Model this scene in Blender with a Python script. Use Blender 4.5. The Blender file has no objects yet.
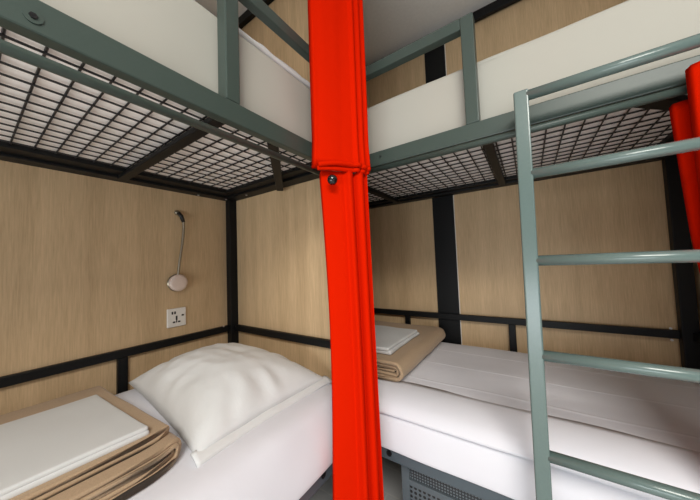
import bpy, bmesh, math, random
from mathutils import Vector, noise
random.seed(7)
C = bpy.context.scene.collection
PI = math.pi

# ------------------------------------------------------------------ materials
def new_mat(name):
    m = bpy.data.materials.new(name); m.use_nodes = True
    return m, m.node_tree.nodes, m.node_tree.links, m.node_tree.nodes['Principled BSDF']

def paint(name, col, rough=.4, metal=0.0, spec=.5, bump=0.0, scale=200, var=.06):
    m, n, l, b = new_mat(name)
    tc = n.new('ShaderNodeTexCoord'); nz = n.new('ShaderNodeTexNoise')
    nz.inputs['Scale'].default_value = scale; nz.inputs['Detail'].default_value = 3
    l.new(tc.outputs['Object'], nz.inputs['Vector'])
    mx = n.new('ShaderNodeMix'); mx.data_type = 'RGBA'
    mx.inputs[6].default_value = (*[c * (1 - var) for c in col], 1)
    mx.inputs[7].default_value = (*[min(1, c * (1 + var)) for c in col], 1)
    l.new(nz.outputs['Fac'], mx.inputs[0]); l.new(mx.outputs[2], b.inputs['Base Color'])
    b.inputs['Roughness'].default_value = rough; b.inputs['Metallic'].default_value = metal
    b.inputs['Specular IOR Level'].default_value = spec
    if bump:
        bp = n.new('ShaderNodeBump'); bp.inputs['Strength'].default_value = bump; bp.inputs['Distance'].default_value = .002
        l.new(nz.outputs['Fac'], bp.inputs['Height']); l.new(bp.outputs['Normal'], b.inputs['Normal'])
    return m

def fabric(name, col, weave=900, bump=.15, rough=.9, var=.05, sheen=.0, wrinkle=0.0, wscale=9.0):
    m, n, l, b = new_mat(name)
    tc = n.new('ShaderNodeTexCoord')
    nz = n.new('ShaderNodeTexNoise'); nz.inputs['Scale'].default_value = weave; nz.inputs['Detail'].default_value = 2
    l.new(tc.outputs['Object'], nz.inputs['Vector'])
    mx = n.new('ShaderNodeMix'); mx.data_type = 'RGBA'
    mx.inputs[6].default_value = (*[c * (1 - var) for c in col], 1)
    mx.inputs[7].default_value = (*[min(1, c * (1 + var)) for c in col], 1)
    l.new(nz.outputs['Fac'], mx.inputs[0]); l.new(mx.outputs[2], b.inputs['Base Color'])
    b.inputs['Roughness'].default_value = rough
    b.inputs['Specular IOR Level'].default_value = .02
    b.inputs['Sheen Weight'].default_value = sheen
    bp = n.new('ShaderNodeBump'); bp.inputs['Strength'].default_value = bump; bp.inputs['Distance'].default_value = .001
    l.new(nz.outputs['Fac'], bp.inputs['Height'])
    out = bp
    if wrinkle:
        w = n.new('ShaderNodeTexNoise'); w.inputs['Scale'].default_value = wscale; w.inputs['Detail'].default_value = 4
        w.inputs['Distortion'].default_value = .6
        l.new(tc.outputs['Object'], w.inputs['Vector'])
        b2 = n.new('ShaderNodeBump'); b2.inputs['Strength'].default_value = wrinkle; b2.inputs['Distance'].default_value = .01
        l.new(w.outputs['Fac'], b2.inputs['Height']); l.new(bp.outputs['Normal'], b2.inputs['Normal']); out = b2
    l.new(out.outputs['Normal'], b.inputs['Normal'])
    return m

def wood(name, dark, light):
    m, n, l, b = new_mat(name)
    tc = n.new('ShaderNodeTexCoord')
    mp = n.new('ShaderNodeMapping'); mp.inputs['Scale'].default_value = (210, 210, 9)
    l.new(tc.outputs['Object'], mp.inputs['Vector'])
    fine = n.new('ShaderNodeTexNoise'); fine.inputs['Scale'].default_value = 1; fine.inputs['Detail'].default_value = 5; fine.inputs['Roughness'].default_value = .65
    l.new(mp.outputs['Vector'], fine.inputs['Vector'])
    mp2 = n.new('ShaderNodeMapping'); mp2.inputs['Scale'].default_value = (14, 14, .9)
    l.new(tc.outputs['Object'], mp2.inputs['Vector'])
    broad = n.new('ShaderNodeTexNoise'); broad.inputs['Scale'].default_value = 1; broad.inputs['Detail'].default_value = 3; broad.inputs['Distortion'].default_value = .5
    l.new(mp2.outputs['Vector'], broad.inputs['Vector'])
    ad = n.new('ShaderNodeMath'); ad.operation = 'MULTIPLY_ADD'; ad.inputs[1].default_value = .6; 
    l.new(fine.outputs['Fac'], ad.inputs[0])
    sc = n.new('ShaderNodeMath'); sc.operation = 'MULTIPLY'; sc.inputs[1].default_value = .4
    l.new(broad.outputs['Fac'], sc.inputs[0]); l.new(sc.outputs[0], ad.inputs[2])
    cr = n.new('ShaderNodeValToRGB')
    cr.color_ramp.elements[0].position = .34; cr.color_ramp.elements[0].color = (*dark, 1)
    cr.color_ramp.elements[1].position = .66; cr.color_ramp.elements[1].color = (*light, 1)
    l.new(ad.outputs[0], cr.inputs['Fac']); l.new(cr.outputs['Color'], b.inputs['Base Color'])
    b.inputs['Roughness'].default_value = .5; b.inputs['Specular IOR Level'].default_value = .3
    bp = n.new('ShaderNodeBump'); bp.inputs['Strength'].default_value = .12; bp.inputs['Distance'].default_value = .001
    l.new(fine.outputs['Fac'], bp.inputs['Height']); l.new(bp.outputs['Normal'], b.inputs['Normal'])
    return m

def tiles(name):
    m, n, l, b = new_mat(name)
    tc = n.new('ShaderNodeTexCoord')
    br = n.new('ShaderNodeTexBrick'); br.offset = .5
    br.inputs['Color1'].default_value = (.62, .63, .63, 1); br.inputs['Color2'].default_value = (.66, .67, .67, 1)
    br.inputs['Mortar'].default_value = (.72, .72, .70, 1)
    br.inputs['Scale'].default_value = 1; br.inputs['Mortar Size'].default_value = .004
    br.inputs['Brick Width'].default_value = .30; br.inputs['Row Height'].default_value = .15
    mp = n.new('ShaderNodeMapping'); mp.inputs['Location'].default_value = (.03, .055, 0)
    l.new(tc.outputs['Object'], mp.inputs['Vector']); l.new(mp.outputs['Vector'], br.inputs['Vector'])
    l.new(br.outputs['Color'], b.inputs['Base Color']); b.inputs['Roughness'].default_value = .35
    return m

def perforated(name, base, hole, pitch, rad):
    """sheet steel with a square grid of punched holes (pattern in the X-Z plane of the sheet)"""
    m, n, l, b = new_mat(name)
    tc = n.new('ShaderNodeTexCoord'); sep = n.new('ShaderNodeSeparateXYZ')
    l.new(tc.outputs['Object'], sep.inputs[0])
    outs = []
    for ax in ('X', 'Z'):
        d = n.new('ShaderNodeMath'); d.operation = 'DIVIDE'; d.inputs[1].default_value = pitch
        l.new(sep.outputs[ax], d.inputs[0])
        f = n.new('ShaderNodeMath'); f.operation = 'FRACT'; l.new(d.outputs[0], f.inputs[0])
        s = n.new('ShaderNodeMath'); s.operation = 'SUBTRACT'; s.inputs[1].default_value = .5; l.new(f.outputs[0], s.inputs[0])
        q = n.new('ShaderNodeMath'); q.operation = 'MULTIPLY'; l.new(s.outputs[0], q.inputs[0]); l.new(s.outputs[0], q.inputs[1])
        outs.append(q)
    a = n.new('ShaderNodeMath'); a.operation = 'ADD'; l.new(outs[0].outputs[0], a.inputs[0]); l.new(outs[1].outputs[0], a.inputs[1])
    lt = n.new('ShaderNodeMath'); lt.operation = 'LESS_THAN'; lt.inputs[1].default_value = rad * rad; l.new(a.outputs[0], lt.inputs[0])
    mx = n.new('ShaderNodeMix'); mx.data_type = 'RGBA'
    mx.inputs[6].default_value = (*base, 1); mx.inputs[7].default_value = (*hole, 1)
    l.new(lt.outputs[0], mx.inputs[0]); l.new(mx.outputs[2], b.inputs['Base Color'])
    b.inputs['Roughness'].default_value = .45
    return m

M = dict(
    steel=paint('grey green satin paint', (.050, .073, .063), .36, 0, .4, .05),
    pale=paint('frame paint with daylight tint', (.075, .098, .116), .36, 0, .5, .05),  # frame paint made lighter and bluer, daylight on the lower beams put into colour
    ladder=paint('sage grey ladder paint', (.115, .165, .155), .22, 0, .6, .05),
    black=paint('charcoal frame paint', (.005, .0055, .006), .5, 0, .25, .05),
    wire=paint('black wire coating', (.012, .012, .013), .45),
    wood=wood('oak laminate', (.48, .335, .190), (.69, .50, .295)),
    ceil=paint('ceiling paint', (.88, .87, .85), .8, 0, .2, .03, 60),
    tile=tiles('grey floor tile'),
    white=fabric('white cotton sheet', (.76, .765, .82), 700, .08, .9, .02, 0, .12, 7),
    cream=fabric('off white cover with shade', (.47, .46, .41), 700, .08, .9, .02, 0, .08, 5),  # off white, darkened in the colour to tone down light on upper mattress fronts
    base=fabric('mattress underside with bounce light', (.90, .86, .83), 500, .12, .9, .02),  # lightened in the colour to stand for light on the mattress undersides
    duvet=fabric('white folded cotton', (.62, .63, .63), 700, .10, .9, .02, 0, .12, 12),
    pillow=fabric('white pillow cotton', (.74, .75, .755), 700, .08, .9, .02, 0, .22, 14),
    brown=fabric('brown fleece', (.43, .31, .20), 420, .6, 1, .22, .15, .1, 30),
    red=fabric('orange red curtain cloth', (.64, .012, .0004), 900, .10, 1, .04, 0, .08, 10),
    plate=paint('white moulded plastic', (.80, .77, .72), .3, 0, .5),
    hole=paint('black plastic', (.01, .01, .01), .5),
    chrome=paint('brushed nickel', (.40, .36, .28), .35, 1.0),
    lamp=paint('blush white lamp shell', (.74, .60, .52), .4),
    bolt=paint('dark steel bolt', (.02, .02, .022), .3, .6),
    screw=paint('zinc screw', (.7, .7, .7), .3, .8),
    locker=paint('locker grey paint', (.10, .122, .138), .4),
    perf=perforated('punched locker sheet', (.10, .122, .138), (.008, .009, .01), .017, .33),
    mesh=perforated('fine dark vent sheet', (.03, .035, .04), (.16, .19, .21), .010, .30),
    knob=paint('glossy black knob', (.006, .006, .007), .15, 0, .6),
)

# ------------------------------------------------------------------ geometry helpers
def obj(name, bm, mat, parent=None, smooth=False, bevel=0.0, seg=2):
    me = bpy.data.meshes.new(name)
    bmesh.ops.recalc_face_normals(bm, faces=bm.faces[:])
    bm.to_mesh(me); bm.free()
    me.materials.append(mat)
    if smooth:
        for p in me.polygons: p.use_smooth = True
    o = bpy.data.objects.new(name, me); C.objects.link(o)
    if parent is not None:
        o.parent = parent
        # vertices are given in world space: counter the parent's placement
        root = parent; off = Vector((0, 0, 0))
        while root: off += root.location; root = root.parent
        o.location = -off
    if bevel:
        b = o.modifiers.new('edge', 'BEVEL'); b.width = bevel; b.segments = seg; b.limit_method = 'ANGLE'
        b.harden_normals = False
    return o

def thing(name, label, cat, loc=(0, 0, 0), group=None):
    o = bpy.data.objects.new(name, None); o.location = loc; o.empty_display_size = .1; C.objects.link(o)
    tag(o, label, cat, group); return o

def tag(o, label, cat, group=None):
    o['label'] = label; o['category'] = cat
    if group: o['group'] = group
    return o

def struct(name, bm, mat, bevel=0):
    o = obj(name, bm, mat, None, False, bevel); o['kind'] = 'structure'; return o

def add_box(bm, x0, x1, y0, y1, z0, z1):
    v = [bm.verts.new((x, y, z)) for z in (z0, z1) for y in (y0, y1) for x in (x0, x1)]
    for f in ((0, 1, 3, 2), (4, 6, 7, 5), (0, 4, 5, 1), (2, 3, 7, 6), (0, 2, 6, 4), (1, 5, 7, 3)):
        bm.faces.new([v[i] for i in f])
    return bm

def box(*a):
    return add_box(bmesh.new(), *a)

def add_tube(bm, pts, r, n=12, cap=True):
    pts = [Vector(p) for p in pts]; rings = []
    up = None
    for i, p in enumerate(pts):
        t = (pts[min(i + 1, len(pts) - 1)] - pts[max(i - 1, 0)]).normalized()
        if up is None:
            up = Vector((0, 0, 1)) if abs(t.z) < .9 else Vector((0, 1, 0))
        a = t.cross(up).normalized(); b = a.cross(t).normalized(); up = b
        rr = r[i] if isinstance(r, (list, tuple)) else r
        rings.append([bm.verts.new(p + a * math.cos(2 * PI * k / n) * rr + b * math.sin(2 * PI * k / n) * rr) for k in range(n)])
    for q in range(len(rings) - 1):
        for k in range(n):
            bm.faces.new((rings[q][k], rings[q][(k + 1) % n], rings[q + 1][(k + 1) % n], rings[q + 1][k]))
    if cap:
        bm.faces.new(rings[0]); bm.faces.new(rings[-1][::-1])
    return bm

def tube(pts, r, n=12): return add_tube(bmesh.new(), pts, r, n)

def extrude(section, axis, ts, place, cap=True, closed=True):
    """section(t) -> list of 2-D points; place(u, w, t) -> world point"""
    bm = bmesh.new(); rings = []
    for t in ts:
        rings.append([bm.verts.new(place(u, w, t)) for u, w in section(t)])
    n = len(rings[0])
    for q in range(len(rings) - 1):
        for k in range(n if closed else n - 1):
            bm.faces.new((rings[q][k], rings[q][(k + 1) % n], rings[q + 1][(k + 1) % n], rings[q + 1][k]))
    if cap and closed:
        bm.faces.new(rings[0][::-1]); bm.faces.new(rings[-1])
    return bm

def lin(a, b, n): return [a + (b - a) * i / (n - 1) for i in range(n)]

def resample(poly, step):
    out = []
    m = len(poly)
    for i in range(m):
        a, b = Vector(poly[i]), Vector(poly[(i + 1) % m])
        k = max(1, int((b - a).length / step))
        for j in range(k): out.append(tuple(a.lerp(b, j / k)))
    return out

def round_rect(u0, u1, w0, w1, r, step=.03, k=6):
    r = min(r, (u1 - u0) / 2 - 1e-4, (w1 - w0) / 2 - 1e-4)
    p = []
    for cx, cy, a0 in ((u1 - r, w1 - r, 0), (u0 + r, w1 - r, PI / 2), (u0 + r, w0 + r, PI), (u1 - r, w0 + r, 1.5 * PI)):
        for i in range(k + 1):
            a = a0 + PI / 2 * i / k
            p.append((cx + r * math.cos(a), cy + r * math.sin(a)))
    return resample(p, step)

def soft_box(x0, x1, y0, y1, z0, z1, r, disp=None, ny=60, step=.03):
    """cushion-like box, all edges rounded by r, made of rings along Y"""
    ys = [(y0 + r * (1 - math.cos(PI / 2 * i / 5)), r * (1 - math.sin(PI / 2 * i / 5))) for i in range(6)]
    ys += [(y, 0) for y in lin(y0 + r, y1 - r, ny)[1:-1]]
    ys += [(y1 - r * (1 - math.cos(PI / 2 * i / 5)), r * (1 - math.sin(PI / 2 * i / 5))) for i in range(5, -1, -1)]
    base = round_rect(x0, x1, z0, z1, r, step)
    cx, cz = (x0 + x1) / 2, (z0 + z1) / 2
    hx, hz = (x1 - x0) / 2, (z1 - z0) / 2
    bm = bmesh.new(); rings = []
    for y, ins in ys:
        ring = []
        for u, w in base:
            p = Vector((cx + (u - cx) * (1 - ins / hx), y, cz + (w - cz) * (1 - ins / hz)))
            if disp: p += disp(p)
            ring.append(bm.verts.new(p))
        rings.append(ring)
    n = len(base)
    for q in range(len(rings) - 1):
        for k in range(n):
            bm.faces.new((rings[q][k], rings[q][(k + 1) % n], rings[q + 1][(k + 1) % n], rings[q + 1][k]))
    bm.faces.new(rings[0]); bm.faces.new(rings[-1][::-1])
    return bm

def nz(x, y, z): return noise.noise(Vector((x, y, z)))

# ------------------------------------------------------------------ the setting
WX = -.024      # face of the left wall
YB = .838       # face of the back wall
ZC = 2.632      # ceiling
struct('floor', box(-.2, 4.2, -4.2, 1.0, -.05, 0), M['tile'])
struct('ceiling', box(-.2, 4.2, -4.2, 1.0, ZC, ZC + .05), M['ceil'])
struct('wall_left', box(WX - .05, WX, -4.2, 1.0, 0, ZC), M['wood'])
struct('wall_back', box(WX, 4.2, YB, YB + .05, 0, ZC), M['wood'])
struct('wall_middle', box(WX, .862, .022, .037, .30, ZC), M['wood'])           # board between the two bunks
struct('wall_right', box(2.075, 2.10, .03, YB, 0, ZC), M['wood'])
struct('trim_1', box(.985, 1.117, YB - .012, YB, 0, ZC), M['black'])           # wide dark strip over the board joint
b = box(1.1175, 1.121, YB - .008, YB, 0, ZC); struct('trim_2', b, M['plate'])

# ------------------------------------------------------------------ frame levels
ZUB, ZUT = 1.488, 1.545          # upper side beam
ZLB, ZLT = .371, .433            # lower side beam
ZR0, ZR1 = .733, .768            # wall rail
ZG = 1.908                       # guard rail top
W = .881                         # front face of left bunk
YF = -.016                       # front face of right bunk
ZM = 1.540                       # wire mesh

def hexbolt(bunk, c, axis, r=.011):
    c = Vector(c); d = Vector(axis)
    o = obj('bolt', tube([c - d * .002, c + d * .002], r, 18), M['steel' if c.z > 1 else 'bolt'], bunk)
    obj('bolt_head', tube([c + d * .002, c + d * .004], r * .45, 6), M['bolt'], o)
    return o

def wire_mesh(x0, x1, y0, y1, ox, oy, bm=None):
    bm = bm or bmesh.new(); r = .0026
    k = math.ceil((x0 - ox) / .05)
    while ox + k * .05 < x1:
        x = ox + k * .05; add_tube(bm, [(x, y0, ZM - .003), (x, y1, ZM - .003)], r, 6); k += 1
    k = math.ceil((y0 - oy) / .05)
    while oy + k * .05 < y1:
        y = oy + k * .05; add_tube(bm, [(x0, y, ZM + .002), (x1, y, ZM + .002)], r, 6); k += 1
    return bm

# ------------------------------------------------------------------ left bunk
YN = -2.02
LB = thing('bunk_bed', 'steel bunk bed along the left wood wall, under the reading lamp', 'bunk bed', (.43, -1.0, 0), 'steel bunk beds')
def lp(name, bm, mat='black', bevel=.003): return obj(name, bm, M[mat], LB, False, bevel)
lp('post', box(-.023, .023, -.023, .023, 0, ZC - .002))
lp('post', box(-.023, .023, YN - .023, YN + .023, 0, ZC - .002))
lp('post', box(W - .042, W - .002, YF - .002, .020, 0, ZC - .002))
lp('post', box(W - .042, W - .002, YN - .023, YN + .023, 0, ZC - .002))
lp('wall_rail', box(-.022, 0, YN + .023, -.023, ZR0, ZR1))
for y in (-.519, -1.15, -1.75):
    lp('rail_stub', box(-.022, 0, y - .018, y + .018, .50, ZR0))
lp('end_rail', box(.023, W - .042, 0, .021, ZR0, ZR1))
lp('top_rail', box(-.022, .002, YN + .023, -.023, 2.578, 2.629))
lp('top_rail', box(.023, W - .042, -.006, .021, 2.578, 2.629))
# upper frame
lp('side_beam', box(W - .028, W, YN + .02, YF - .004, ZUB, ZUT), 'steel')
lp('wall_beam', box(-.022, .045, YN + .02, -.023, 1.517, 1.575))
lp('end_beam', box(.023, W - .042, -.050, .020, 1.517, 1.575))
lp('mesh_frame', add_box(box(.045, .115, YN + .02, -.05, 1.528, 1.552), .115, W - .042, -.10, -.05, 1.528, 1.552))
lp('wire_mesh', wire_mesh(.10, W - .02, YN + .03, -.07, .148 - .05, -.844), 'wire', 0)
for y in (-.535, -1.165, -1.79):
    lp('cross_bar', box(.03, W - .03, y - .017, y + .017, 1.512, 1.530), 'black')
bm = bmesh.new()
a, c = Vector((W - .03, -.385, 0)), Vector((.46, -.015, 0)); d = (c - a).normalized(); s = Vector((-d.y, d.x, 0)) * .017
vs = [bm.verts.new(Vector((p.x, p.y, z)) ) for z in (1.492, 1.510) for p in (a - s, a + s, c + s, c - s)]
for f in ((0, 1, 2, 3), (4, 7, 6, 5), (0, 4, 5, 1), (1, 5, 6, 2), (2, 6, 7, 3), (3, 7, 4, 0)): bm.faces.new([vs[i] for i in f])
lp('corner_brace', bm)
rod = lp('curtain_rod', tube([(.884, YN + .03, 1.4425), (.884, -.03, 1.4425)], .0095, 16), 'steel', 0)
for p in rod.data.polygons: p.use_smooth = len(p.vertices) == 4
# guard rail at the head end
lp('guard_post', box(W - .040, W, -.555, -.515, ZUT, ZG), 'steel')
lp('guard_rail', box(W - .028, W, -.515, YF - .004, ZG - .040, ZG), 'steel')
# lower frame
lp('side_beam', box(W - .042, W, YN + .02, YF - .004, ZLB, ZLT), 'pale')
lp('bed_base', box(.0, W - .042, YN + .03, -.03, ZLT - .03, ZLT), 'black')
hexbolt(LB, (W, -.873, 1.512), (1, 0, 0), .011)
hexbolt(LB, (W, -.228, .402), (1, 0, 0), .011)
for c, ax in (((.012, -.20, 1.516), (0, 0, -1)), ((.03, -.05, 1.516), (0, 0, -1)), ((.20, -.03, 1.516), (0, 0, -1)), ((.001, -.06, .771), (1, 0, 0))):
    c = Vector(c); obj('screw', tube([c, c + Vector(ax) * .004], .005, 8), M['screw'], LB)

# ------------------------------------------------------------------ right bunk
XE = 2.04
RB = thing('bunk_bed', 'steel bunk bed along the back wall, behind the ladder', 'bunk bed', (1.03, .40, 0), 'steel bunk beds')
def rp(name, bm, mat='black', bevel=.003): return obj(name, bm, M[mat], RB, False, bevel)
YW = YB - .013
rp('post', box(2.012, 2.062, YW - .040, YW, 0, ZC - .002))
rp('post', box(2.02, 2.062, YF, .025, 0, ZC - .002))
rp('post', box(.0, .045, YW - .040, YW, 0, ZC - .002))
rp('wall_rail', box(.045, 2.012, YW - .022, YW, ZR0, ZR1))
for x in (.78, 1.395, .16):
    rp('rail_stub', box(x - .017, x + .017, YW - .022, YW, .50, ZR0))
rp('end_rail', box(2.040, 2.062, .025, YW - .04, ZR0, ZR1))
rp('top_rail', box(.045, 2.012, YW - .026, YW, 2.558, 2.612))
rp('side_beam', box(W + .003, 2.02, YF, YF + .030, ZUB, ZUT), 'steel')
rp('wall_beam', box(.045, 2.012, YW - .060, YW, 1.517, 1.575))
rp('end_beam', box(2.012, 2.062, .025, YW - .04, 1.517, 1.575))
rp('mesh_frame', add_box(box(.05, 2.012, YW - .105, YW - .06, 1.528, 1.552), 1.955, 2.012, .04, YW - .105, 1.528, 1.552))
rp('wire_mesh', wire_mesh(.05, .872, .042, YW - .09, .970 - .05, .229, wire_mesh(.872, 1.97, .008, YW - .09, .970 - .05, .229)), 'wire', 0)
for x in (.765, 1.397, .13):
    rp('cross_bar', box(x - .017, x + .017, .03 if x > .9 else .045, YW - .05, 1.512, 1.530), 'black')
bm = bmesh.new()
a, c = Vector((1.74, .025, 0)), Vector((2.02, .30, 0)); d = (c - a).normalized(); s = Vector((-d.y, d.x, 0)) * .022
vs = [bm.verts.new(Vector((p.x, p.y, z))) for z in (1.492, 1.510) for p in (a - s, a + s, c + s, c - s)]
for f in ((0, 1, 2, 3), (4, 7, 6, 5), (0, 4, 5, 1), (1, 5, 6, 2), (2, 6, 7, 3), (3, 7, 4, 0)): bm.faces.new([vs[i] for i in f])
rp('corner_brace', bm)
rod = rp('curtain_rod', tube([(.99, -.020, 1.472), (2.0, -.020, 1.472)], .0100, 16), 'steel', 0)
for p in rod.data.polygons: p.use_smooth = len(p.vertices) == 4
rp('guard_post', box(1.352, 1.392, YF, YF + .040, ZUT, ZG), 'steel')
rp('guard_rail', box(W + .003, 1.352, YF, YF + .032, ZG - .040, ZG), 'steel')
rp('side_beam', box(W + .003, 2.02, YF, YF + .042, ZLB, ZLT), 'pale')
rp('bed_base', box(.05, 2.01, YF + .042, YW - .04, ZLT - .03, ZLT), 'black')
hexbolt(RB, (1.040, YF, 1.522), (0, -1, 0), .006)
hexbolt(RB, (1.022, YF, .397), (0, -1, 0), .011)
for c in ((1.985, YW - .022, .776), (1.985, YW - .022, .727)):
    c = Vector(c); obj('screw', tube([c, c + Vector((0, -.005, 0))], .005, 8), M['screw'], RB)

# ------------------------------------------------------------------ ladder
def ly(z): return -.098 - .012 * (1.58 - z)
LD = thing('ladder', 'grey green steel ladder with round rungs, before the right bunk', 'ladder', (1.70, ly(0), 0))
def stile(x):
    bm = bmesh.new(); w, dpt = .0168, .0125
    vs = [bm.verts.new((x - .011 * (1.548 - z) + sx * w, ly(z) + sy * dpt, z)) for z in (0, 1.548) for sx, sy in ((-1, -1), (1, -1), (1, 1), (-1, 1))]
    for f in ((0, 3, 2, 1), (4, 5, 6, 7), (0, 1, 5, 4), (1, 2, 6, 5), (2, 3, 7, 6), (3, 0, 4, 7)): bm.faces.new([vs[i] for i in f])
    return bm
obj('stile', stile(1.504), M['ladder'], LD, False, .004, 3)
obj('stile', stile(1.920), M['ladder'], LD, False, .004, 3)
for x in (1.504, 1.920): obj('hook', box(x - .010, x + .010, -.086, YF, 1.505, 1.530), M['ladder'], LD, False, .002)
for z in (1.534, 1.324, 1.099, .862, .620, .385, .150):
    o = obj('rung', tube([(1.516 - .010 * (1.548 - z), ly(z), z), (1.906, ly(z), z)], .0132, 20), M['ladder'], LD)
    for p in o.data.polygons: p.use_smooth = len(p.vertices) == 4

# ------------------------------------------------------------------ mattresses
def smooth_section(pts, step=.03, it=2):
    for _ in range(it):                      # Chaikin corner cutting
        q = []
        for i in range(len(pts)):
            a, b2 = Vector(pts[i]), Vector(pts[(i + 1) % len(pts)])
            q += [tuple(a.lerp(b2, .25)), tuple(a.lerp(b2, .75))]
        pts = q
    return resample(pts, step)

# lower left: rings along Y
secL = smooth_section([(.03, ZLT + .001), (.83, ZLT + .001), (.884, ZLT + .001), (.884, .418), (.894, .418), (.893, .46), (.880, .52), (.862, .565), (.825, .603), (.74, .612), (.4, .612), (.06, .610), (.028, .590)], .02)
def placeL(u, w, t):
    k = 0
    if w > .58: k = .0035 * nz(u * 5, t * 4, 1)
    du = .006 * nz(t * 7, w * 10, 4) if u > .8 else 0
    e = max(0, (t + .06) / .06) if t > -.06 else 0
    return Vector((u + du - (u - .45) * .04 * e * e, t, max(ZLT + .001 if u < .88 else .41, w + k - (w - .45) * .15 * e * e)))
ml = thing('mattress', 'white sheeted lower mattress under the plump pillow, along the left wall', 'mattress', (.45, -1, ZLT + .001), 'bunk mattresses')
obj('fitted_sheet', extrude(lambda t: secL, 'Y', lin(YN + .04, -.026, 90), placeL), M['white'], ml, True)

# lower right: rings along X; creases from folding run along X
secR = smooth_section([(YW - .03, ZLT + .001), (.04, ZLT + .001), (-.019, ZLT + .001), (-.019, .417), (-.028, .417), (-.028, .45), (-.024, .50), (-.018, .53), (-.002, .560), (.035, .586), (.09, .598), (.2, .602), (.4, .603), (YW - .06, .600), (YW - .026, .585)], .02)
def crease(y): return sum(.0016 * math.exp(-((y - c) / .005) ** 2) for c in (.20, .40, .61))
def placeR(u, w, t):
    k = 0
    if w > .585: k = .004 * nz(t * 4, u * 5, 9) + crease(u)
    du = -.007 * abs(nz(t * 4, w * 9, 2)) if u < .03 and w < .56 else 0
    v = u + du
    if t < .895: v = max(v, .042)           # behind the board between the bunks
    return Vector((t, v, max(ZLT + .001 if u > -.018 else .41, w + k)))
secR = resample(secR, .004) if False else secR
mr = thing('mattress', 'white sheeted lower mattress of the right bunk, creased and empty', 'mattress', (1.0, .4, ZLT + .001), 'bunk mattresses')
def fine(sec):
    out = []
    for i in range(len(sec)):
        a, b2 = Vector(sec[i]), Vector(sec[(i + 1) % len(sec)])
        k = max(1, int((b2 - a).length / .003)) if a.y > .58 and b2.y > .58 else 1
        for j in range(k): out.append(tuple(a.lerp(b2, j / k)))
    return out
obj('fitted_sheet', extrude(lambda t: fine(secR), 'X', lin(.06, .890, 24) + [.8949, .8951] + lin(.90, 2.005, 48), placeR), M['white'], mr, True)
# loose top sheet whose hem hangs over the front edge
def hem(t): return .552 + .004 * nz(t * 3, 0, 5)
bm = bmesh.new(); rows = []
for t in lin(.90, 1.995, 80):
    prof = [(-.0260, hem(t) - .008), (-.0230, hem(t)), (-.0130, .570), (.006, .583), (.035, .5945), (.070, .6015), (.105, .6035), (.150, .597)]
    rows.append([bm.verts.new((t, y - .002 + .003 * nz(t * 6, z * 20, 3), z + (.0015 if y < .1 else 0) * nz(t * 5, y * 8, 1))) for y, z in prof])
for i in range(len(rows) - 1):
    for j in range(len(rows[0]) - 1): bm.faces.new((rows[i][j], rows[i + 1][j], rows[i + 1][j + 1], rows[i][j + 1]))
o = obj('top_sheet_hem', bm, M['white'], mr, True)
s = o.modifiers.new('thick', 'SOLIDIFY'); s.thickness = .003; s.offset = 0

def dispU(s):
    def f(p):
        return Vector((.004 * nz(p.y * 6, p.z * 5, s), .004 * nz(p.x * 6, p.z * 5, s + 3), .004 * nz(p.x * 4, p.y * 4, s + 7) if p.z > 1.7 else 0))
    return f
mu = thing('mattress', 'off white upper mattress of the left bunk, above the reading lamp', 'mattress', (.42, -1, ZM + .006), 'bunk mattresses')
def dL(p):
    q = dispU(1)(p)
    if p.y > -.16 and p.x > .8: q.x -= .007 * abs(math.sin(p.y * 70)) * (1.85 - p.z) * 3
    return q
obj('lit_underside', soft_box(.012, W - .050, YN + .042, -.056, ZM + .006, ZM + .05, .008, None, 40), M['base'], mu, True)  # separate slab that carries the painted brightness of the underside
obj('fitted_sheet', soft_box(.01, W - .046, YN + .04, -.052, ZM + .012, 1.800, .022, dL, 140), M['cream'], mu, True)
mv = thing('mattress', 'off white upper mattress of the right bunk, behind the ladder top', 'mattress', (1.05, .4, ZM + .006), 'bunk mattresses')
obj('lit_underside', soft_box(.062, 1.998, .042, YW - .064, ZM + .006, ZM + .05, .008, None, 40), M['base'], mv, True)
obj('fitted_sheet', soft_box(.06, 2.0, .040, YW - .062, ZM + .012, 1.782, .022, dispU(20), 50, .03), M['cream'], mv, True)

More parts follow.
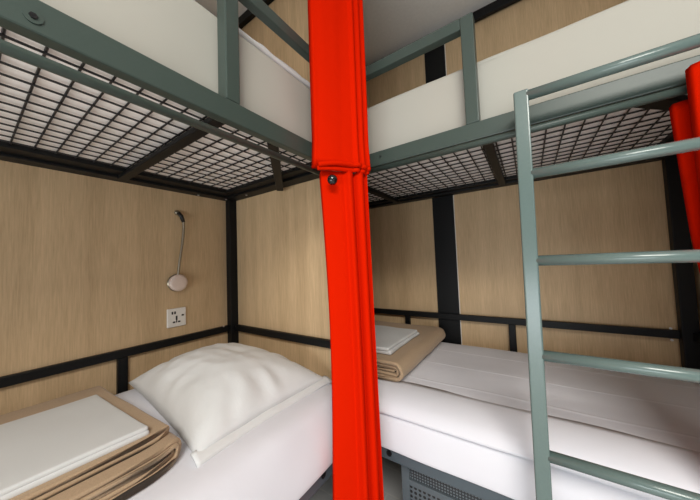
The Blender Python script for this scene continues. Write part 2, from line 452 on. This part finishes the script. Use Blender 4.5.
# ------------------------------------------------------------------ pillows
def pillow(name, label, x0, x1, y0, y1, zb, h, seed, lift=None, shear=0.0, flange=None):
    root = thing(name, label, 'pillow', ((x0 + x1) / 2, (y0 + y1) / 2, zb), 'white pillows')
    N = 56; bm = bmesh.new(); top = {}; bot = {}
    for i in range(N + 1):
        for j in range(N + 1):
            u, v = -1 + 2 * i / N, -1 + 2 * j / N
            # pinched outline: sides bow in, corners stick out
            uu = u * (1 - .045 * (1 - v * v)); vv = v * (1 - .05 * (1 - u * u))
            x = (x0 + x1) / 2 + uu * (x1 - x0) / 2; y = (y0 + y1) / 2 + vv * (y1 - y0) / 2 + shear * (1 - u) * (1 - v) / 4
            e = max(0, (1 - abs(u) ** 2.6)) ** .62 * max(0, (1 - abs(v) ** 2.6)) ** .62
            # wrinkles pulling to the corners and the edge
            rad = max(abs(u), abs(v)); ang = math.atan2(v, u)
            wr = (.030 * math.sin(ang * 13 + 4 * nz(u * 2, v * 2, seed)) * max(0, rad - .62) * (1 - rad) * 4 * (1 + .8 * nz(u * 1.5, v * 1.5, seed + 1))
                  + .012 * nz(u * 1.6, v * 1.6, seed + 3) * e + .004 * nz(u * 6, v * 6, seed + 8) * e - .013 * max(0, .5 - u * .5 + .25) * abs(nz(u * 3.1 + v * 1.3, v * 2.2 - u, seed + 12)) * e ** .5)
            z = zb + .008 + h * e + wr + (lift(u, v) if lift else 0)
            zl = zb + .004 + (lift(u, v) if lift else 0)
            top[i, j] = bm.verts.new((x, y, max(z, zl + .003)))
            if 0 < i < N and 0 < j < N: bot[i, j] = bm.verts.new((x, y, zl))
            else: bot[i, j] = top[i, j]
    for i in range(N):
        for j in range(N):
            bm.faces.new((top[i, j], top[i + 1, j], top[i + 1, j + 1], top[i, j + 1]))
            q = [bot[i, j], bot[i, j + 1], bot[i + 1, j + 1], bot[i + 1, j]]
            try: bm.faces.new(q)
            except ValueError: pass
    obj('pillow_body', bm, M['pillow'], root, True)
    if flange:
        bm = bmesh.new(); rows = []
        for j in range(41):
            v = -1 + 2 * j / 40
            y = (y0 + y1) / 2 + v * (y1 - y0) / 2 * 1.02
            xa = (x0 + x1) / 2 + (1 - .045 * (1 - v * v)) * (x1 - x0) / 2
            L = lift(1, v) if lift else 0
            row = []
            for k in range(5):
                f = k / 4
                row.append(bm.verts.new((xa - .02 + f * flange, y + .004 * f * math.sin(v * 9), zb + .012 + L - .018 * f * f + f * .006 * nz(v * 3.2, f, seed + 5))))
            rows.append(row)
        for a in range(40):
            for k in range(4): bm.faces.new((rows[a][k], rows[a + 1][k], rows[a + 1][k + 1], rows[a][k + 1]))
        o = obj('pillowcase_flap', bm, M['pillow'], root, True)
        s = o.modifiers.new('thick', 'SOLIDIFY'); s.thickness = .004; s.offset = 1
    return root
pillow('pillow', 'plump white pillow on the lower left mattress, under the wall socket', .060, .752, -.575, -.035, .612, .135, 3, lambda u, v: .02 * max(0, -u), .055, .040)
pillow('pillow', 'white pillow on the upper left mattress, behind the guard rail', .28, .838, -.50, -.08, 1.800, .10, 31)

# ------------------------------------------------------------------ folded bedding
def u_fold(a, L, zc, ro, ri, k=10):
    """section of a sheet folded double: apex at a, legs run back to a-L; outer and inner radius"""
    p = [(a - L, zc + ro)]
    for i in range(k + 1):
        t = PI / 2 - PI * i / k; p.append((a - ro + ro * math.cos(t), zc + ro * math.sin(t)))
    p.append((a - L, zc - ro))
    if ri > .0005:
        p.append((a - L, zc - ri))
        for i in range(k + 1):
            t = -PI / 2 + PI * i / k; p.append((a - ro + ri * math.cos(t) * 1.0, zc + ri * math.sin(t)))
        p.append((a - L, zc + ri))
    return resample(p, .012)

def fold_layer(parent, a, L, zc, ro, ri, t0, t1, along, mat, seed, amp=.004, wave=.006, n=40):
    sec = u_fold(a, L, zc, ro, ri)
    inset = .004
    def sect(t): return sec
    def place(u, w, t):
        du = wave * nz(t * 6, seed, 0) ; dw = amp * nz(t * 5, u * 5, seed)
        if u < a - L + .02: du = 0
        zz = w + dw * .5
        q = max(0, 1 - (-.588 - u) / .10)
        if along == 'X':
            zz = zb + (zz - zb) * (.52 + .46 * min(1, max(0, t) / .7)); rx = -.034 * q * q * max(0, (t - .4) / .3)
            return Vector((t + .003 * nz(u * 6, w * 12, seed + 2) + rx, u + du, zz))
        dt = .010 * nz(u * 7, w * 30, seed + 2)
        e = 1 if t in (t0, t1) else 0
        if along == 'X': return Vector((t + dt, u + du, w + dw * .5))
        return Vector((u + du, t + dt, w + dw * .5))
    ts = [t0, t0 + inset] + lin(t0 + .03, t1 - .03, n) + [t1 - inset, t1]
    return obj('folded_layer', extrude(sect, along, ts, place), mat, parent, True)

zb = .614
BL = thing('blanket', 'folded brown fleece blanket under the white cover on the left bed', 'blanket', (.4, -.85, zb), 'folded brown blankets')
for k, (a, L, zc, ro, ri, t1) in enumerate((
        (-.588, .50, zb + .032, .0318, .0216, .738),
        (-.5985, .49, zb + .032, .0213, .0112, .742),
        (-.609, .48, zb + .032, .0109, .0012, .738),
        (-.606, .48, zb + .0765, .0122, .0008, .700))):
    fold_layer(BL, a, L, zc, ro, ri, .03 + .01 * k, t1, 'X', M['brown'], 3 + k * 5, .002, .003)
zt = .680
cv = thing('bed_cover', 'folded white bed cover lying on the brown blanket, left bed', 'bed cover', (.45, -.9, zt))
def dC(p): return Vector((.004 * nz(p.y * 5, p.z * 9, 3), .006 * nz(p.x * 5, 0, 3), .0595 * (p.x - .45) * 1.0 + .002 * nz(p.x * 6, p.y * 6, 2)))
obj('folded_layer', soft_box(.235, .680, -1.15, -.652, zt, zt + .017, .008, dC, 50, .02), M['duvet'], cv, True)
obj('folded_layer', soft_box(.238, .676, -1.14, -.654, zt + .0125, zt + .026, .006, dC, 50, .02), M['duvet'], cv, True)

zr = .610
BR = thing('blanket', 'folded brown fleece blanket under the small towel on the right bed', 'blanket', (.75, .42, zr), 'folded brown blankets')
for k, (a, L, zc, ro, ri, t0, t1) in enumerate((
        (1.045, .62, zr + .040, .0395, .0245, .095, .755),
        (1.025, .60, zr + .040, .0240, .0110, .105, .750),
        (1.000, .57, zr + .040, .0105, .0015, .110, .745))):
    fold_layer(BR, a, L, zc, ro, ri, t0, t1, 'Y', M['brown'], 40 + k * 5, .006, .008)
zt2 = zr + .0815
tw = thing('towel', 'small folded white towel on the brown blanket, right bed', 'towel', (.75, .36, zt2))
def dT(p): return Vector((.006 * nz(p.y * 8, p.z * 9, 13), .006 * nz(p.x * 8, 0, 13), .004 * nz(p.x * 9, p.y * 9, 12) if p.z > zt2 + .01 else 0))
obj('folded_layer', soft_box(.55, .960, .155, .535, zt2, zt2 + .016, .007, dT, 40, .02), M['duvet'], tw, True)
obj('folded_layer', soft_box(.56, .950, .150, .530, zt2 + .0135, zt2 + .030, .007, dT, 40, .02), M['duvet'], tw, True)

# ------------------------------------------------------------------ curtains
def bunch(ax, ay, bx, by, depth, folds, flat, amp, z):
    """closed plan outline of a gathered curtain from a to b; n is the side that faces the room"""
    A, B = Vector((ax, ay)), Vector((bx, by)); m = (B - A); Lm = m.length; m.normalize(); n = Vector((m.y, -m.x))
    pts = []
    N = 70
    for i in range(N + 1):
        s = i / N
        o = .006 * math.sin(s * PI)
        if s > flat:
            q = (s - flat) / (1 - flat)
            o += amp * (abs(math.sin(q * PI * folds)) ** .6 - .35) * min(1, q * 6) - amp * .4 * q
        o += .005 * nz(s * 3, z * 1.1, 5) + .0012 * nz(s * 8, z * 1.5, 8)
        pts.append(A + m * s * Lm + n * o)
    for i in range(31):
        s = 1 - i / 30
        o = -depth - .010 * math.sin(s * PI * 7) - .004
        if i in (0, 30): o *= .4
        pts.append(A + m * s * Lm + n * o)
    return pts

def curtain_mesh(z0, z1, plan, nzr=60):
    bm = bmesh.new(); rings = []
    for z in lin(z0, z1, nzr): rings.append([bm.verts.new((p.x, p.y, z + dz)) for p, dz in plan(z)])
    n = len(rings[0])
    for q in range(len(rings) - 1):
        for k in range(n): bm.faces.new((rings[q][k], rings[q][(k + 1) % n], rings[q + 1][(k + 1) % n], rings[q + 1][k]))
    bm.faces.new(rings[0][::-1]); bm.faces.new(rings[-1])
    return bm

def plan_up(z):
    f = max(0, 1 - (z - 1.43) / .10) if z < 1.53 else 0        # the hem flares a little
    w = .004 * f
    P = bunch(.948 - w, -.290 - w, 1.042 + w, -.114, .045, 2.5, .66, .016 + .006 * f, z)
    return [(p, 0) for p in P]
cu = thing('curtain', 'upper orange red curtain gathered at the bunk corner, ending above the black knob', 'curtain', (1.0, -.19, 1.43), 'orange red curtains')
obj('curtain_cloth', curtain_mesh(1.440, 2.61, plan_up, 70), M['red'], cu, True)
# folded hem: thicker lips along the bottom edge
for dz, off, r in ((0.0, .004, .0075), (-.009, -.006, .0070), (.006, -.016, .006)):
    P = bunch(.950, -.286, 1.042, -.116, .045, 2.5, .66, .020, 1.44)[:71]
    A = Vector((.948, -.286)); m = Vector((.094, .17)).normalized(); n = Vector((m.y, -m.x))
    pts = []
    for i, p in enumerate(P[::2]):
        s = i / 35; q = p + n * off
        pts.append((q.x, q.y, 1.440 + dz + .010 * math.sin(s * PI) * (1 if dz == 0 else .2) - .008 * (1 - s)))
    obj('hem', tube(pts, r, 10), M['red'], cu, True)

def plan_low(z):
    t = (1.43 - z) / 1.4
    g = math.sin(min(1, t * 1.15) * PI)
    P = bunch(.938 + .006 * t, -.256 + .022 * g, 1.034 + .016 * t, -.118 + .006 * t, .04, 2.2, .44, .030 + .016 * t, z * .6 + 5)
    return [(p, 0) for p in P]
cl = thing('curtain', 'lower orange red curtain hanging to the floor between the two beds', 'curtain', (1.0, -.19, .02), 'orange red curtains')
obj('curtain_cloth', curtain_mesh(.012, 1.424, plan_low, 80), M['red'], cl, True)

# gathered curtain at the right end of the right bunk: a front fall over the rod and a back fall behind it
def plan_r(z):
    pts = []; xa = 1.806 + .006 * (1.5 - z)
    for i in range(61):
        s = i / 60
        pts.append((Vector((xa + (1.99 - xa) * s, -.056 - .016 * abs(math.sin(s * PI * 3.2 + .5)) + .003 * nz(s * 4, z * 2, 2))), 0))
    for i in range(31):
        s = 1 - i / 30
        pts.append((Vector((xa - .002 + (1.99 - xa) * s, -.044 + .004 * math.sin(s * PI * 6))), 0))
    return pts
def plan_rb(z):
    pts = []; q = max(0, 1.445 - z); xa = 1.797 + .045 * q + .05 * max(0, q - .3)
    for i in range(41):
        s = i / 40
        pts.append((Vector((xa + (1.99 - xa) * s, .002 - .006 * math.sin(s * PI * 4))), 0))
    for i in range(21):
        s = 1 - i / 20
        pts.append((Vector((xa + (1.99 - xa) * s, .024 + .006 * math.sin(s * PI * 5))), 0))
    return pts
cr_ = thing('curtain', 'orange red curtain gathered at the right end, behind the ladder rungs', 'curtain', (1.90, -.05, .02), 'orange red curtains')
obj('front_fall', curtain_mesh(.02, 1.505, plan_r, 60), M['red'], cr_, True)
obj('back_fall', curtain_mesh(.62, 1.455, plan_rb, 40), M['red'], cr_, True)

# black knob whose stem holds the lower curtain
kc = Vector((.967, -.235, 1.385)); kd = Vector((.62, -.78, -.05)).normalized()
prof = [(0, .006), (.012, .006), (.014, .013), (.020, .0165), (.027, .0165), (.033, .012), (.036, .005)]
kb = tube([kc + kd * a for a, r in prof], [r for a, r in prof], 18)
add_tube(kb, [(.884, -.13, 1.43), tuple(kc)], .005, 8)
o = obj('rod_finial', kb, M['knob'], LB, True); o['label'] = 'glossy black knob'

# ------------------------------------------------------------------ reading lamp and socket
RL = thing('reading_lamp', 'small gooseneck reading lamp with a round shell on the left wood wall', 'lamp', (WX, -.30, 1.42))
def pt(y, z, x): return (WX + x, y, z)
ob = obj('wall_mount', tube([pt(-.294, 1.408, 0), pt(-.294, 1.408, .012), pt(-.294, 1.408, .016)], [.012, .012, .008], 16), M['chrome'], RL, True)
obj('pivot', tube([pt(-.292, 1.406, .016), pt(-.282, 1.390, .024), pt(-.272, 1.358, .026)], [.009, .010, .008], 12), M['hole'], RL, True)
path = [(-.272, 1.360), (-.271, 1.33), (-.274, 1.28), (-.279, 1.237), (-.286, 1.19), (-.292, 1.148), (-.297, 1.10), (-.299, 1.075)]
bm = bmesh.new(); pts = []
for i in range(len(path) - 1):
    for j in range(12):
        f = j / 12; pts.append(pt(path[i][0] + (path[i + 1][0] - path[i][0]) * f, path[i][1] + (path[i + 1][1] - path[i][1]) * f, .026))
add_tube(bm, pts, [.0070 if i % 2 else .0058 for i in range(len(pts))], 10)
obj('gooseneck', bm, M['chrome'], RL, True)
hy, hz = -.298, 1.043
head = obj('lamp_head', tube([pt(hy, hz, .010), pt(hy, hz, .016), pt(hy, hz, .030), pt(hy, hz, .036), pt(hy, hz, .038)], [.034, .042, .043, .039, .030], 32), M['lamp'], RL, True)
obj('rim', tube([pt(hy, hz, .008), pt(hy, hz, .013)], [.044, .044], 32), M['chrome'], head, True)

SK = thing('wall_socket', 'square white power socket on the left wall, below the reading lamp', 'socket', (WX, -.312, .866))
def sb(y0, y1, z0, z1, x0, x1): return box(WX + x0, WX + x1, y0, y1, z0, z1)
sy, sz = -.299, .866
pl = obj('plate', sb(sy - .044, sy + .044, sz - .047, sz + .047, 0, .010), M['plate'], SK, False, .004, 3)
obj('switch', sb(sy + .022, sy + .032, sz + .004, sz + .012, .009, .0125), M['hole'], SK, False, .001)
for dy in (-.021, -.009): obj('usb_port', sb(sy + dy - .0035, sy + dy + .0035, sz + .018, sz + .031, .009, .0112), M['hole'], SK)
bm = sb(sy - .0055, sy + .0020, sz - .012, sz + .008, .009, .0112)
add_box(bm, WX + .009, WX + .0112, sy - .0190, sy - .0080, sz - .026, sz - .0185)
add_box(bm, WX + .009, WX + .0112, sy + .0045, sy + .0155, sz - .026, sz - .0185)
add_box(bm, WX + .009, WX + .0112, sy - .0040, sy + .0005, sz - .026, sz - .012)
obj('socket_holes', bm, M['hole'], SK)

# ------------------------------------------------------------------ locker under the right bed
LK = thing('locker', 'grey punched steel locker under the right bed', 'locker', (1.5, .3, 0))
x0, x1, yf, zt3 = 1.045, 1.93, .035, .352
obj('body', box(x0, x1, yf + .012, .68, .03, zt3), M['locker'], LK, False, .003)
fr = bmesh.new()
add_box(fr, x0, x1, yf, yf + .012, zt3 - .010, zt3); add_box(fr, x0, x1, yf, yf + .012, .03, .06)
add_box(fr, x0, x0 + .030, yf, yf + .012, .06, zt3 - .010); add_box(fr, x1 - .02, x1, yf, yf + .012, .06, zt3 - .010)
add_box(fr, x0 + .030, x1 - .02, yf, yf + .012, zt3 - .082, zt3 - .062)
obj('front_frame', fr, M['locker'], LK)
obj('vent_panel', box(x0 + .030, x1 - .02, yf + .008, yf + .0119, zt3 - .062, zt3 - .010), M['mesh'], LK)
obj('punched_panel', box(x0 + .030, x1 - .02, yf + .004, yf + .0119, .06, zt3 - .082), M['perf'], LK)
for x in (x0 + .05, x1 - .05):
    for y in (yf + .05, .62): obj('foot', box(x - .02, x + .02, y - .02, y + .02, 0, .03), M['black'], LK)

# ------------------------------------------------------------------ light
w = bpy.data.worlds.new('daylight'); bpy.context.scene.world = w; w.use_nodes = True
bg = w.node_tree.nodes['Background']; bg.inputs['Color'].default_value = (.93, .97, 1.0, 1); bg.inputs['Strength'].default_value = .30
def area(name, loc, target, sx, sy, power, col):
    L = bpy.data.lights.new(name, 'AREA'); L.shape = 'RECTANGLE'; L.size = sx; L.size_y = sy; L.energy = power; L.color = col
    o = bpy.data.objects.new(name, L); C.objects.link(o); o.location = loc
    o.rotation_euler = (Vector(target) - Vector(loc)).to_track_quat('-Z', 'Y').to_euler()
    return o
area('ceiling_lamp', (2.5, -2.2, 2.6), (2.5, -2.2, 0), 1.4, 1.0, 124, (1, .96, .89))
area('low_fill', (1.7, -3.9, .45), (1.35, .3, 1.1), 2.6, .8, 54, (.90, .96, 1))  # added unseen fill, set low to brighten the bunks and mesh undersides

# ------------------------------------------------------------------ camera
cam = bpy.data.cameras.new('camera'); co = bpy.data.objects.new('camera', cam); C.objects.link(co)
cam.sensor_fit = 'HORIZONTAL'; cam.sensor_width = 36; cam.lens = 264.40 * 36 / 700; cam.clip_start = .02
yaw, pitch, roll = .5942, .0489, -.0375
from mathutils import Matrix
f = Vector((-math.sin(yaw) * math.cos(pitch), math.cos(yaw) * math.cos(pitch), math.sin(pitch)))
r = Vector((math.cos(yaw), math.sin(yaw), 0)); u = r.cross(f)
r2 = r * math.cos(roll) + u * math.sin(roll); u2 = -r * math.sin(roll) + u * math.cos(roll)
mat = Matrix((r2, u2, -f)).transposed().to_4x4(); mat.translation = Vector((1.4974, -.9297, 1.111))
co.matrix_world = mat
sc = bpy.context.scene; sc.camera = co
sc.view_settings.view_transform = 'Standard'; sc.view_settings.look = 'None'
sc.view_settings.gamma = 1; sc.view_settings.use_curve_mapping = False; sc.view_settings.exposure = -0.17
